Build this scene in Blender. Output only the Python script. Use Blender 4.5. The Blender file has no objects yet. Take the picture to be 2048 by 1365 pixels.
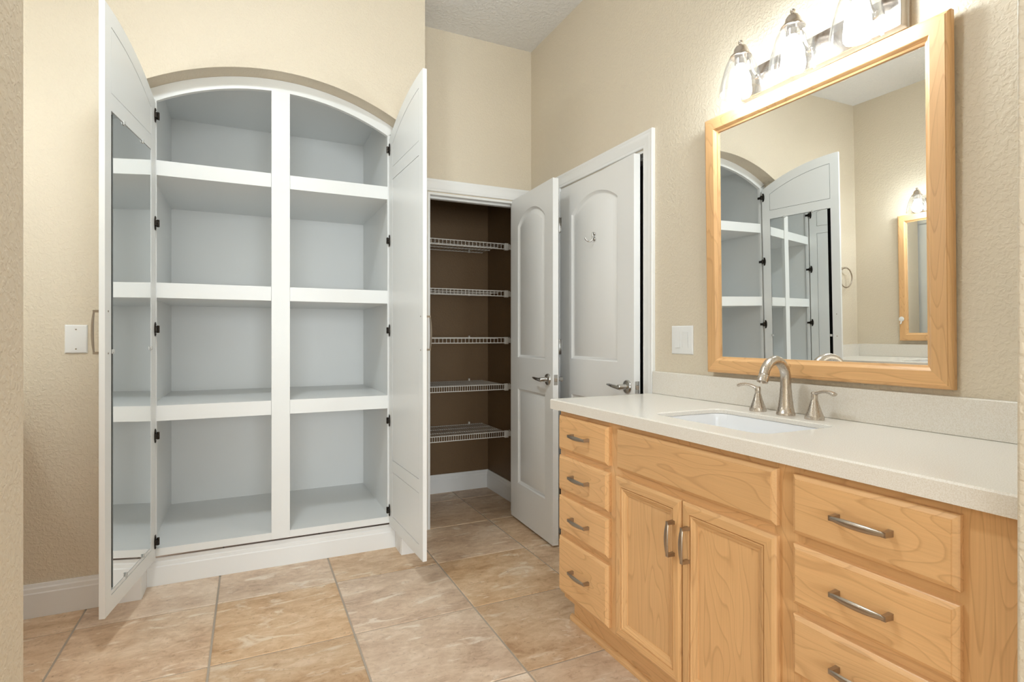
import bpy, bmesh, math, random
from mathutils import Vector, Matrix
random.seed(7)
sc = bpy.context.scene
COL = sc.collection
PI = math.pi

# ------------------------------------------------------------------ camera
cam_d = bpy.data.cameras.new('camera'); cam = bpy.data.objects.new('camera', cam_d); COL.objects.link(cam)
cam_d.sensor_width = 36.0
cam_d.lens = 1107.0 * 36.0 / 2048.0
cam_d.shift_y = -8.5 / 2048.0
cam_d.clip_start = 0.02
cam.location = (0, 0, 1.17)
cam.rotation_euler = (PI / 2, 0, -math.radians(25.35))
sc.camera = cam
# ------------------------------------------------------------------ world and exposure
w = bpy.data.worlds.new('world'); sc.world = w; w.use_nodes = True
bg = w.node_tree.nodes['Background']
bg.inputs[0].default_value = (0.93, 0.97, 1.0, 1); bg.inputs[1].default_value = 0.6
# added area light behind the camera, unseen fill for the bathroom
FILL = 150.0
al = bpy.data.lights.new('bedroom_fill_light', 'AREA'); al.shape = 'RECTANGLE'; al.size = 2.7; al.size_y = 1.7
al.energy = FILL; al.color = (0.90, 0.97, 1.0)
alo = bpy.data.objects.new('bedroom_fill_light', al); COL.objects.link(alo)
alo.location = (-0.4, -3.97, 1.42); alo.rotation_euler = (PI / 2, 0, 0)
BULB = 86.0
DOME_FILL = 78.0  # emission of the added ceiling dome that brightens the room
vs = sc.view_settings
vs.view_transform = 'Standard'; vs.look = 'None'; vs.gamma = 1.0; vs.use_curve_mapping = False
vs.exposure = 0.12

# ------------------------------------------------------------------ materials
def new_mat(name):
    m = bpy.data.materials.new(name); m.use_nodes = True
    nt = m.node_tree
    return m, nt, nt.nodes['Principled BSDF']
def N(nt, t, **kw):
    n = nt.nodes.new(t)
    for k, v in kw.items():
        if k in n.bl_rna.properties: setattr(n, k, v)
        else: n.inputs[k].default_value = v
    return n
def L(nt, a, ao, b, bi): nt.links.new(a.outputs[ao], b.inputs[bi])
def plain(name, col, rough=0.5, metal=0.0, spec=0.5):
    m, nt, b = new_mat(name)
    b.inputs['Base Color'].default_value = (*col, 1); b.inputs['Roughness'].default_value = rough
    b.inputs['Metallic'].default_value = metal; b.inputs['Specular IOR Level'].default_value = spec
    return m
def painted(name, col, rough=0.5, var=0.03, bump=0.0, scale=40, scale2=None, dist=0.002):
    """paint with slight tonal variation and a rolled / knocked-down texture"""
    m, nt, b = new_mat(name)
    tc = N(nt, 'ShaderNodeTexCoord')
    n1 = N(nt, 'ShaderNodeTexNoise', Scale=3.0, Detail=3.0)
    L(nt, tc, 'Object', n1, 'Vector')
    mx = N(nt, 'ShaderNodeMix', data_type='RGBA')
    mx.inputs[6].default_value = (*[c * (1 - var) for c in col], 1)
    mx.inputs[7].default_value = (*[min(1, c * (1 + var)) for c in col], 1)
    L(nt, n1, 'Fac', mx, 0); nt.links.new(mx.outputs[2], b.inputs['Base Color'])
    b.inputs['Roughness'].default_value = rough
    if bump:
        n2 = N(nt, 'ShaderNodeTexNoise', Scale=scale, Detail=2.0, Roughness=0.45, Distortion=0.6)
        L(nt, tc, 'Object', n2, 'Vector')
        rp = N(nt, 'ShaderNodeValToRGB'); rp.color_ramp.elements[0].position = 0.42; rp.color_ramp.elements[1].position = 0.62
        rp.color_ramp.interpolation = 'EASE'
        L(nt, n2, 'Fac', rp, 'Fac')
        bp = N(nt, 'ShaderNodeBump', Strength=bump, Distance=dist)
        nt.links.new(rp.outputs['Color'], bp.inputs['Height']); nt.links.new(bp.outputs[0], b.inputs['Normal'])
    return m
M = {}
M['wall'] = painted('wall_paint', (0.70, 0.615, 0.485), 0.55, 0.02, 0.34, 85, dist=0.003)
M['ceiling'] = painted('ceiling_paint', (0.82, 0.815, 0.81), 0.8, 0.02, 0.5, 45, dist=0.004)
M['trim'] = painted('trim_paint', (0.85, 0.85, 0.84), 0.32, 0.01)
M['cab'] = painted('cabinet_paint', (0.83, 0.84, 0.83), 0.36, 0.02)
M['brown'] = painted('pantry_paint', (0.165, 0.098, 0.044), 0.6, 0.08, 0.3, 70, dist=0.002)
M['plastic'] = plain('white_plastic', (0.82, 0.82, 0.81), 0.28)
M['grout'] = painted('grout', (0.43, 0.365, 0.295), 0.85, 0.08)
M['porcelain'] = plain('porcelain', (0.88, 0.88, 0.89), 0.12)
M['dark'] = plain('dark_backing', (0.006, 0.006, 0.006), 0.8, 0, 0.1)
M['hinge'] = plain('dark_hinge_metal', (0.045, 0.038, 0.032), 0.3, 1.0)
M['chrome'] = plain('chrome', (0.72, 0.72, 0.71), 0.08, 1.0)
M['mirror'] = plain('mirror_glass', (0.90, 0.915, 0.91), 0.0, 1.0)
M['wire'] = plain('white_coated_wire', (0.74, 0.71, 0.66), 0.4)
M['clip'] = plain('clear_plastic_clip', (0.62, 0.62, 0.60), 0.2)
def brushed(name, col, rough):
    m, nt, b = new_mat(name)
    tc = N(nt, 'ShaderNodeTexCoord'); mp = N(nt, 'ShaderNodeMapping'); mp.inputs['Scale'].default_value = (900, 900, 60)
    n = N(nt, 'ShaderNodeTexNoise', Scale=1.0, Detail=1.0)
    L(nt, tc, 'Object', mp, 'Vector'); L(nt, mp, 'Vector', n, 'Vector')
    mr = N(nt, 'ShaderNodeMapRange'); mr.inputs['To Min'].default_value = rough - 0.06; mr.inputs['To Max'].default_value = rough + 0.08
    L(nt, n, 'Fac', mr, 'Value'); L(nt, mr, 'Result', b, 'Roughness')
    b.inputs['Base Color'].default_value = (*col, 1); b.inputs['Metallic'].default_value = 1.0
    return m
M['nickel'] = brushed('brushed_nickel', (0.60, 0.545, 0.485), 0.27)
M['pull'] = brushed('satin_nickel_pull', (0.42, 0.36, 0.30), 0.3)
M['lever'] = brushed('satin_lever', (0.52, 0.51, 0.49), 0.22)
M['bar'] = brushed('fixture_bar_metal', (0.62, 0.57, 0.53), 0.16)

def maple(name, axis):
    m, nt, b = new_mat(name)
    tc = N(nt, 'ShaderNodeTexCoord'); oi = N(nt, 'ShaderNodeObjectInfo')
    ml = N(nt, 'ShaderNodeMath', operation='MULTIPLY'); ml.inputs[1].default_value = 43.0
    L(nt, oi, 'Random', ml, 0)
    ad = N(nt, 'ShaderNodeVectorMath', operation='ADD')
    L(nt, tc, 'Object', ad, 0); nt.links.new(ml.outputs[0], ad.inputs[1])
    def mapped(g, o):
        mp = N(nt, 'ShaderNodeMapping'); s = [o, o, o]; s['XYZ'.index(axis)] = g
        mp.inputs['Scale'].default_value = s
        nt.links.new(ad.outputs[0], mp.inputs['Vector']); return mp
    a = mapped(1.5, 8.0)
    n1 = N(nt, 'ShaderNodeTexNoise', Scale=1.0, Detail=1.5, Roughness=0.4, Distortion=0.35)
    L(nt, a, 'Vector', n1, 'Vector')
    k = N(nt, 'ShaderNodeMath', operation='MULTIPLY'); k.inputs[1].default_value = 17.0
    L(nt, n1, 'Fac', k, 0)
    fr = N(nt, 'ShaderNodeMath', operation='FRACT'); nt.links.new(k.outputs[0], fr.inputs[0])
    rp = N(nt, 'ShaderNodeValToRGB')
    e = rp.color_ramp.elements
    e[0].position = 0.0; e[0].color = (0.2, 0.2, 0.2, 1); e[1].position = 1.0; e[1].color = (0.2, 0.2, 0.2, 1)
    x = e.new(0.80); x.color = (0.38, 0.38, 0.38, 1)
    x = e.new(0.93); x.color = (1, 1, 1, 1)
    nt.links.new(fr.outputs[0], rp.inputs['Fac'])
    f = mapped(5.0, 260.0)
    n2 = N(nt, 'ShaderNodeTexNoise', Scale=1.0, Detail=2.0); L(nt, f, 'Vector', n2, 'Vector')
    c = mapped(0.7, 2.5)
    n3 = N(nt, 'ShaderNodeTexNoise', Scale=1.0, Detail=2.0); L(nt, c, 'Vector', n3, 'Vector')
    base = N(nt, 'ShaderNodeMix', data_type='RGBA')
    base.inputs[6].default_value = (0.765, 0.44, 0.185, 1); base.inputs[7].default_value = (0.84, 0.53, 0.265, 1)
    L(nt, n3, 'Fac', base, 0)
    gr = N(nt, 'ShaderNodeMath', operation='MULTIPLY'); gr.inputs[1].default_value = 0.46
    nt.links.new(rp.outputs['Color'], gr.inputs[0])
    m1 = N(nt, 'ShaderNodeMix', data_type='RGBA'); m1.inputs[7].default_value = (0.42, 0.20, 0.075, 1)
    nt.links.new(gr.outputs[0], m1.inputs[0]); nt.links.new(base.outputs[2], m1.inputs[6])
    g2 = N(nt, 'ShaderNodeMapRange'); g2.inputs['From Min'].default_value = 0.35; g2.inputs['From Max'].default_value = 0.75
    g2.inputs['To Min'].default_value = 0.0; g2.inputs['To Max'].default_value = 0.22
    L(nt, n2, 'Fac', g2, 'Value')
    m2 = N(nt, 'ShaderNodeMix', data_type='RGBA'); m2.inputs[7].default_value = (0.46, 0.25, 0.11, 1)
    nt.links.new(g2.outputs[0], m2.inputs[0]); nt.links.new(m1.outputs[2], m2.inputs[6])
    hs = N(nt, 'ShaderNodeHueSaturation'); vr = N(nt, 'ShaderNodeMapRange')
    vr.inputs['To Min'].default_value = 0.93; vr.inputs['To Max'].default_value = 1.07
    L(nt, oi, 'Random', vr, 'Value'); nt.links.new(vr.outputs[0], hs.inputs['Value'])
    nt.links.new(m2.outputs[2], hs.inputs['Color']); nt.links.new(hs.outputs[0], b.inputs['Base Color'])
    b.inputs['Roughness'].default_value = 0.36
    return m
M['mapY'] = maple('maple_grain_along', 'Y')
M['mapZ'] = maple('maple_grain_upright', 'Z')

def travertine():
    m, nt, b = new_mat('travertine_tile')
    tc = N(nt, 'ShaderNodeTexCoord'); oi = N(nt, 'ShaderNodeObjectInfo')
    ml = N(nt, 'ShaderNodeMath', operation='MULTIPLY'); ml.inputs[1].default_value = 91.0; L(nt, oi, 'Random', ml, 0)
    ad = N(nt, 'ShaderNodeVectorMath', operation='ADD'); L(nt, tc, 'Object', ad, 0); nt.links.new(ml.outputs[0], ad.inputs[1])
    def noise(sx, sy, scale, detail, dist=0.0, rough=0.55):
        mp = N(nt, 'ShaderNodeMapping'); mp.inputs['Scale'].default_value = (sx, sy, 1)
        mp.inputs['Rotation'].default_value = (0, 0, 0.35)
        nt.links.new(ad.outputs[0], mp.inputs['Vector'])
        n = N(nt, 'ShaderNodeTexNoise', Scale=scale, Detail=detail, Distortion=dist, Roughness=rough)
        L(nt, mp, 'Vector', n, 'Vector'); return n
    cl = noise(0.8, 1.7, 4.0, 6.0, 0.8, 0.62)
    r1 = N(nt, 'ShaderNodeValToRGB'); e = r1.color_ramp.elements
    e[0].position = 0.37; e[0].color = (0.47, 0.29, 0.165, 1)
    e[1].position = 0.64; e[1].color = (0.80, 0.61, 0.44, 1)
    x = e.new(0.46); x.color = (0.61, 0.41, 0.25, 1)
    x = e.new(0.55); x.color = (0.70, 0.505, 0.33, 1)
    md = noise(1.0, 1.5, 17.0, 6.0, 0.8, 0.68)
    k1 = N(nt, 'ShaderNodeMix', data_type='FLOAT'); k1.inputs[0].default_value = 0.42
    nt.links.new(cl.outputs['Fac'], k1.inputs[2]); nt.links.new(md.outputs['Fac'], k1.inputs[3])
    nt.links.new(k1.outputs[0], r1.inputs['Fac'])
    # light calcite streaks
    st = noise(0.7, 1.9, 6.0, 8.0, 1.6, 0.6)
    r2 = N(nt, 'ShaderNodeValToRGB'); e = r2.color_ramp.elements
    e[0].position = 0.575; e[0].color = (0, 0, 0, 1); e[1].position = 0.66; e[1].color = (0.85, 0.85, 0.85, 1)
    L(nt, st, 'Fac', r2, 'Fac')
    m1 = N(nt, 'ShaderNodeMix', data_type='RGBA'); m1.inputs[7].default_value = (0.82, 0.69, 0.54, 1)
    nt.links.new(r2.outputs[0], m1.inputs[0]); nt.links.new(r1.outputs[0], m1.inputs[6])
    # pits and fine brown specks
    sp = noise(1, 1.5, 46.0, 6.0, 0.8, 0.68)
    r3 = N(nt, 'ShaderNodeValToRGB'); e = r3.color_ramp.elements
    e[0].position = 0.27; e[0].color = (0.8, 0.8, 0.8, 1); e[1].position = 0.43; e[1].color = (0, 0, 0, 1)
    L(nt, sp, 'Fac', r3, 'Fac')
    m2 = N(nt, 'ShaderNodeMix', data_type='RGBA'); m2.inputs[7].default_value = (0.33, 0.19, 0.10, 1)
    nt.links.new(r3.outputs[0], m2.inputs[0]); nt.links.new(m1.outputs[2], m2.inputs[6])
    r4 = N(nt, 'ShaderNodeValToRGB'); e = r4.color_ramp.elements
    e[0].position = 0.62; e[0].color = (0, 0, 0, 1); e[1].position = 0.74; e[1].color = (0.5, 0.5, 0.5, 1)
    L(nt, sp, 'Fac', r4, 'Fac')
    m3 = N(nt, 'ShaderNodeMix', data_type='RGBA'); m3.inputs[7].default_value = (0.79, 0.66, 0.51, 1)
    nt.links.new(r4.outputs[0], m3.inputs[0]); nt.links.new(m2.outputs[2], m3.inputs[6])
    hs = N(nt, 'ShaderNodeHueSaturation')
    ra = N(nt, 'ShaderNodeMath', operation='MULTIPLY'); ra.inputs[1].default_value = 7.31; L(nt, oi, 'Random', ra, 0)
    rb = N(nt, 'ShaderNodeMath', operation='FRACT'); nt.links.new(ra.outputs[0], rb.inputs[0])
    v1 = N(nt, 'ShaderNodeMapRange'); v1.inputs['To Min'].default_value = 0.90; v1.inputs['To Max'].default_value = 1.10
    L(nt, oi, 'Random', v1, 'Value'); nt.links.new(v1.outputs[0], hs.inputs['Value'])
    v2 = N(nt, 'ShaderNodeMapRange'); v2.inputs['To Min'].default_value = 0.78; v2.inputs['To Max'].default_value = 1.1
    nt.links.new(rb.outputs[0], v2.inputs['Value']); nt.links.new(v2.outputs[0], hs.inputs['Saturation'])
    nt.links.new(m3.outputs[2], hs.inputs['Color']); nt.links.new(hs.outputs[0], b.inputs['Base Color'])
    b.inputs['Roughness'].default_value = 0.42
    bp = N(nt, 'ShaderNodeBump', Strength=0.12, Distance=0.002); L(nt, sp, 'Fac', bp, 'Height'); nt.links.new(bp.outputs[0], b.inputs['Normal'])
    return m
M['tile'] = travertine()

def quartz():
    m, nt, b = new_mat('cream_solid_surface')
    tc = N(nt, 'ShaderNodeTexCoord')
    n = N(nt, 'ShaderNodeTexNoise', Scale=420.0, Detail=2.0); L(nt, tc, 'Object', n, 'Vector')
    r = N(nt, 'ShaderNodeValToRGB'); e = r.color_ramp.elements
    e[0].position = 0.36; e[0].color = (0.74, 0.685, 0.60, 1); e[1].position = 0.60; e[1].color = (0.825, 0.785, 0.725, 1)
    L(nt, n, 'Fac', r, 'Fac'); nt.links.new(r.outputs[0], b.inputs['Base Color'])
    b.inputs['Roughness'].default_value = 0.24
    return m
M['quartz'] = quartz()
def clear_glass():
    m = bpy.data.materials.new('clear_glass'); m.use_nodes = True; nt = m.node_tree; nt.nodes.clear()
    o = N(nt, 'ShaderNodeOutputMaterial'); t = N(nt, 'ShaderNodeBsdfTransparent'); g = N(nt, 'ShaderNodeBsdfGlossy', Roughness=0.02)
    t.inputs[0].default_value = (0.97, 0.97, 0.965, 1)
    tl = N(nt, 'ShaderNodeBsdfTranslucent'); tl.inputs[0].default_value = (0.9, 0.9, 0.9, 1)
    m0 = N(nt, 'ShaderNodeMixShader'); m0.inputs[0].default_value = 0.004
    L(nt, t, 0, m0, 1); L(nt, tl, 0, m0, 2)
    lw = N(nt, 'ShaderNodeLayerWeight', Blend=0.16); mx = N(nt, 'ShaderNodeMixShader')
    L(nt, lw, 'Facing', mx, 0); L(nt, m0, 0, mx, 1); L(nt, g, 0, mx, 2); L(nt, mx, 0, o, 0)
    return m
M['glass'] = clear_glass()
def glow(name, col, s):
    m = bpy.data.materials.new(name); m.use_nodes = True; nt = m.node_tree; nt.nodes.clear()
    o = N(nt, 'ShaderNodeOutputMaterial'); e = N(nt, 'ShaderNodeEmission'); e.inputs[0].default_value = (*col, 1); e.inputs[1].default_value = s
    L(nt, e, 0, o, 0); return m
M['bulb'] = glow('lit_bulb', (0.865, 0.955, 1.0), BULB)
M['dome'] = glow('fill_dome_glow', (0.865, 0.955, 1.0), DOME_FILL)

# ------------------------------------------------------------------ mesh helpers
class MB:
    def __init__(s): s.v = []; s.f = []
    def add(s, vs, fs):
        o = len(s.v); s.v += [tuple(p) for p in vs]; s.f += [tuple(i + o for i in f) for f in fs]; return s
    def box(s, x0, x1, y0, y1, z0, z1, T=None):
        vs = [(x, y, z) for z in (z0, z1) for y in (y0, y1) for x in (x0, x1)]
        if T: vs = [T(*p) for p in vs]
        return s.add(vs, [(0, 2, 3, 1), (4, 5, 7, 6), (0, 1, 5, 4), (2, 6, 7, 3), (0, 4, 6, 2), (1, 3, 7, 5)])
    def prism(s, poly, t0, t1, T):
        """poly: list of (a,b); T(a,b,t) -> xyz"""
        n = len(poly)
        vs = [T(a, b, t0) for a, b in poly] + [T(a, b, t1) for a, b in poly]
        fs = [tuple(range(n))[::-1], tuple(range(n, 2 * n))] + [(i, (i + 1) % n, (i + 1) % n + n, i + n) for i in range(n)]
        return s.add(vs, fs)
    def loops(s, loops, cap0=False, cap1=False, closed=True):
        n = len(loops[0]); vs = [p for l in loops for p in l]; fs = []
        for k in range(len(loops) - 1):
            for i in range(n if closed else n - 1):
                j = (i + 1) % n
                fs.append((k * n + i, k * n + j, (k + 1) * n + j, (k + 1) * n + i))
        if cap0: fs.append(tuple(range(n))[::-1])
        if cap1: fs.append(tuple(range((len(loops) - 1) * n, len(loops) * n)))
        return s.add(vs, fs)
    def lathe(s, prof, c, axis=(0, 0, 1), seg=24, cap0=True, cap1=True):
        """prof: list of (r, h) along axis from c"""
        ax = Vector(axis).normalized(); u = ax.orthogonal().normalized(); v = ax.cross(u); c = Vector(c)
        lp = [[c + ax * h + (u * math.cos(2 * PI * i / seg) + v * math.sin(2 * PI * i / seg)) * r for i in range(seg)] for r, h in prof]
        return s.loops(lp, cap0, cap1)
    def tube(s, pts, rad, seg=10, cap=True, squash=None):
        P = [Vector(p) for p in pts]; n = len(P)
        R = rad if isinstance(rad, (list, tuple)) else [rad] * n
        t0 = (P[1] - P[0]).normalized(); u = t0.orthogonal().normalized(); lp = []
        if squash: u = (Vector(squash[0]) - t0 * t0.dot(Vector(squash[0]))).normalized()
        for i in range(n):
            t = (P[min(i + 1, n - 1)] - P[max(i - 1, 0)]).normalized()
            u = (u - t * u.dot(t)).normalized(); v = t.cross(u)
            q = squash[1] if squash else 1.0
            lp.append([P[i] + (u * math.cos(2 * PI * k / seg) + v * math.sin(2 * PI * k / seg) * q) * R[i] for k in range(seg)])
        return s.loops(lp, cap, cap)
    def rod(s, a, b, r):   # cheap square rod
        return s.tube([a, b], r, 4)
    def mesh(s, name, mat, off=(0, 0, 0), smooth=None):
        me = bpy.data.meshes.new(name)
        me.from_pydata([(p[0] - off[0], p[1] - off[1], p[2] - off[2]) for p in s.v], [], s.f)
        bm = bmesh.new(); bm.from_mesh(me)
        bmesh.ops.recalc_face_normals(bm, faces=bm.faces); bm.to_mesh(me); bm.free()
        if smooth is not None:
            me.polygons.foreach_set('use_smooth', [True] * len(me.polygons)); me.set_sharp_from_angle(angle=math.radians(smooth))
        me.materials.append(mat); me.update()
        return me
    def build(s, name, mat, parent=None, smooth=None, bevel=0.0, seg=2, label=None, solid=0.0):
        off = root_off(parent)
        ob = bpy.data.objects.new(name, s.mesh(name, mat, off, smooth)); COL.objects.link(ob)
        if parent is not None: ob.parent = parent
        if solid:
            md = ob.modifiers.new('thickness', 'SOLIDIFY'); md.thickness = solid; md.offset = 1.0
        if bevel:
            md = ob.modifiers.new('edges', 'BEVEL'); md.width = bevel; md.segments = seg; md.limit_method = 'ANGLE'; md.angle_limit = math.radians(40)
            if smooth is None:
                ob.data.polygons.foreach_set('use_smooth', [True] * len(ob.data.polygons)); md.harden_normals = True
        if label: ob['label'] = label
        return ob
ROOT = {}
def root_off(p):
    while p is not None:
        if p.name in ROOT: return ROOT[p.name]
        p = p.parent
    return (0, 0, 0)
def thing(name, label, cat, loc, group=None):
    o = bpy.data.objects.new(name, None); COL.objects.link(o); o.location = loc; o.empty_display_size = 0.1
    o['label'] = label; o['category'] = cat
    if group: o['group'] = group
    ROOT[o.name] = tuple(loc); return o
def tag(o, label, cat, group=None):
    o['label'] = label; o['category'] = cat
    if group: o['group'] = group
    return o
def struct(mb, name, mat, label, **kw):
    o = mb.build(name, mat, None, **kw); o['kind'] = 'structure'; o['label'] = label; return o
def copy_tree(o, parent=None):
    c = o.copy(); COL.objects.link(c); c.parent = parent
    for ch in list(o.children): copy_tree(ch, c)
    return c
def I(x, y, z): return (x, y, z)
def rect_poly(a0, a1, b0, b1): return [(a0, b0), (a1, b0), (a1, b1), (a0, b1)]
def offset_poly(poly, d):
    """inset a convex CCW polygon by d"""
    n = len(poly); out = []
    for i in range(n):
        p0, p1, p2 = Vector(poly[i - 1]), Vector(poly[i]), Vector(poly[(i + 1) % n])
        e1 = (p1 - p0).normalized(); e2 = (p2 - p1).normalized()
        n1 = Vector((-e1.y, e1.x)); n2 = Vector((-e2.y, e2.x)); b = (n1 + n2)
        k = d / max(0.3, (1 + n1.dot(n2)))
        out.append(tuple(p1 + b * k))
    return out
def mitre_pieces(a0, a1, b0, b1, prof, T):
    """four mitred frame pieces; prof = [(inset, height)...]; T(a,b,h). returns dict of MB: bottom, right, top, left"""
    def corner(i, d): return [(a0 + d, b0 + d), (a1 - d, b0 + d), (a1 - d, b1 - d), (a0 + d, b1 - d)][i]
    out = []
    for i in range(4):
        j = (i + 1) % 4
        l0 = [T(*corner(i, d), h) for d, h in prof]; l1 = [T(*corner(j, d), h) for d, h in prof]
        out.append(MB().loops([l0, l1], True, True))
    return out

# ------------------------------------------------------------------ dimensions
XR = 1.68; XL = -1.45; YB = 2.945; YD = 0.45; YP = 3.25; YPB = 3.985; ZC = 3.05
XE = 0.868                           # end of the arched wall
NX0, NX1 = -0.449, 0.747; NC = 0.149 # niche
def arch(x, R, pk): return pk - R + math.sqrt(R * R - (x - NC) ** 2)

# ================================================================== SETTING
# floor: grout bed with separate travertine tiles
fl = struct(MB().box(-1.75, 2.0, -0.85, 4.3, -0.06, -0.0035), 'floor', M['grout'], 'beige travertine tile floor with grey-brown grout')
PX, PY = 0.5045, 0.5105; g = 0.0075
hx, hy = (PX - g) / 2, (PY - g) / 2
tb = MB()
c = 0.0022
tb.loops([[(-hx, -hy, -0.01), (hx, -hy, -0.01), (hx, hy, -0.01), (-hx, hy, -0.01)],
          [(-hx, -hy, -c), (hx, -hy, -c), (hx, hy, -c), (-hx, hy, -c)],
          [(-hx + c, -hy + c, 0), (hx - c, -hy + c, 0), (hx - c, hy - c, 0), (-hx + c, hy - c, 0)]], True, True)
tile_me = tb.mesh('floor_tile', M['tile'])
for i in range(-4, 3):
    for j in range(-6, 3):
        cx = 0.373 + PX * (i + 0.5); cy = 2.745 + PY * (j + 0.5)
        o = bpy.data.objects.new('floor_tile', tile_me); COL.objects.link(o); o.parent = fl
        o.location = (cx, cy, random.uniform(-0.0006, 0.0))
struct(MB().box(-1.6, 1.9, 0.33, 4.1, ZC, ZC + 0.1), 'ceiling', M['ceiling'], 'off-white textured ceiling')

# wall with the arched niche
poly = [(XL, 0), (NX0, 0)]
NA = 40
for k in range(NA + 1):
    x = NX0 + (NX1 - NX0) * k / NA
    poly.append((x, arch(x, 1.172, 2.475)))
poly += [(NX1, 0), (XE, 0), (XE, ZC), (XL, ZC)]
wb = struct(MB().prism(poly, YB, 3.072, lambda a, b, t: (a, t, b)), 'wall_back', M['wall'], 'beige textured wall with an arched recess')
struct(MB().box(0.79, XE, 3.072, YP, 0, ZC), 'wall_return', M['wall'], 'short beige return wall beside the pantry opening')
# wall with pantry opening
PO0, PO1, DH = 0.975, 1.59, 2.05
mb = MB(); mb.prism([(XE, 0), (PO0, 0), (PO0, DH), (PO1, DH), (PO1, 0), (XR, 0), (XR, ZC), (XE, ZC)], YP, YP + 0.115, lambda a, b, t: (a, t, b))
struct(mb, 'wall_pantry', M['wall'], 'beige wall around the pantry doorway')
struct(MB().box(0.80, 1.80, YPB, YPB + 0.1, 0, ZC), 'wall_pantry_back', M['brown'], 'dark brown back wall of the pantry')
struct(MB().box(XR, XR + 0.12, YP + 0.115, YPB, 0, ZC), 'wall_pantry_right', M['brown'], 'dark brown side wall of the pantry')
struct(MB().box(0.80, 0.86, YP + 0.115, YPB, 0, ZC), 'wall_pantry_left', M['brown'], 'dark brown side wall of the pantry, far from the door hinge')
# right wall with door opening
RO0, RO1 = 2.086, 2.862
mb = MB(); mb.prism([(YD, 0), (RO0, 0), (RO0, DH), (RO1, DH), (RO1, 0), (YP + 0.115, 0), (YP + 0.115, ZC), (YD, ZC)], XR, XR + 0.12, lambda a, b, t: (t, a, b))
struct(mb, 'wall_right', M['wall'], 'beige textured wall behind the vanity and mirror')
mb = MB(); mb.box(2.4, 2.5, 1.8, 3.2, 0, 2.5); mb.box(XR + 0.12, 2.4, 1.8, 1.9, 0, 2.5); mb.box(XR + 0.12, 2.4, 3.1, 3.2, 0, 2.5); mb.box(XR + 0.12, 2.5, 1.8, 3.2, 2.5, 2.6)
mb.box(XR + 0.12, 2.5, 1.8, 3.2, -0.05, -0.001)
struct(mb, 'wall_closet', M['wall'], 'unlit room beyond the ajar door')
struct(MB().box(XL - 0.12, XL, YD - 0.12, YB + 0.13, 0, ZC), 'wall_left', M['wall'], 'beige wall with the second vanity')
OX0, OX1 = XL - 0.0, 1.0950; LX1 = -0.3157
mb = MB(); mb.prism([(XL, 2.75), (OX1, 2.75), (OX1, 0), (XR + 0.12, 0), (XR + 0.12, ZC), (XL, ZC)], YD - 0.12, YD, lambda a, b, t: (a, t, b))
struct(mb, 'wall_front_right', M['wall'], 'beige textured wall end at the right of the opening the camera looks through', bevel=0.006, seg=3)
struct(MB().box(XL, LX1, 0.98, 1.10, 0, ZC), 'wall_front_left', M['wall'], 'beige textured wall end at the left of the opening the camera looks through', bevel=0.006, seg=3)

# bedroom behind the opening, with a window added to house the fill light
BX0, BX1, BY0, BZ = -2.2, 2.6, -4.0, 2.75
struct(MB().box(BX0, BX1, BY0, -0.85, -0.06, 0.0), 'floor_bedroom', plain('bedroom_carpet', (0.55, 0.49, 0.42), 0.95), 'beige carpet of the bedroom behind the camera')
struct(MB().box(BX0, BX1, BY0, YD - 0.12, BZ, BZ + 0.1), 'ceiling_bedroom', M['ceiling'], 'bedroom ceiling behind the camera')
struct(MB().box(BX0 - 0.1, BX0, BY0, YD - 0.12, 0, BZ), 'wall_bedroom_left', M['wall'], 'bedroom wall on the left behind the camera')
struct(MB().box(BX1, BX1 + 0.1, BY0, YD - 0.12, 0, BZ), 'wall_bedroom_right', M['wall'], 'bedroom wall on the right behind the camera')
mb = MB(); mb.box(BX0, -1.8, BY0 - 0.12, BY0, 0, BZ); mb.box(1.0, BX1, BY0 - 0.12, BY0, 0, BZ); mb.box(-1.8, 1.0, BY0 - 0.12, BY0, 0, 0.52); mb.box(-1.8, 1.0, BY0 - 0.12, BY0, 2.32, BZ)
struct(mb, 'wall_bedroom_back', M['wall'], 'bedroom wall behind the camera with an added window opening')
mb = MB(); mb.box(BX0, XL - 0.12, YD - 0.12, YD, 0, BZ); mb.box(XR + 0.12, BX1, YD - 0.12, YD, 0, BZ)
struct(mb, 'wall_bedroom_front', M['wall'], 'bedroom wall beyond the bathroom walls')
mb = MB(); wf = [(0, 0), (0, 0.03), (0.05, 0.03), (0.05, 0)]
for p_ in mitre_pieces(-1.8, 1.0, 0.52, 2.32, wf, lambda a, b, h: (a, BY0 - 0.03 - h, b)): mb.add(p_.v, p_.f)
wn = struct(mb, 'added_window_1', M['trim'], 'added white window frame around the fill light behind the camera')
MB().box(-1.78, 0.98, BY0 - 0.052, BY0 - 0.048, 0.54, 2.30).build('pane', M['glass'], wn)

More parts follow.
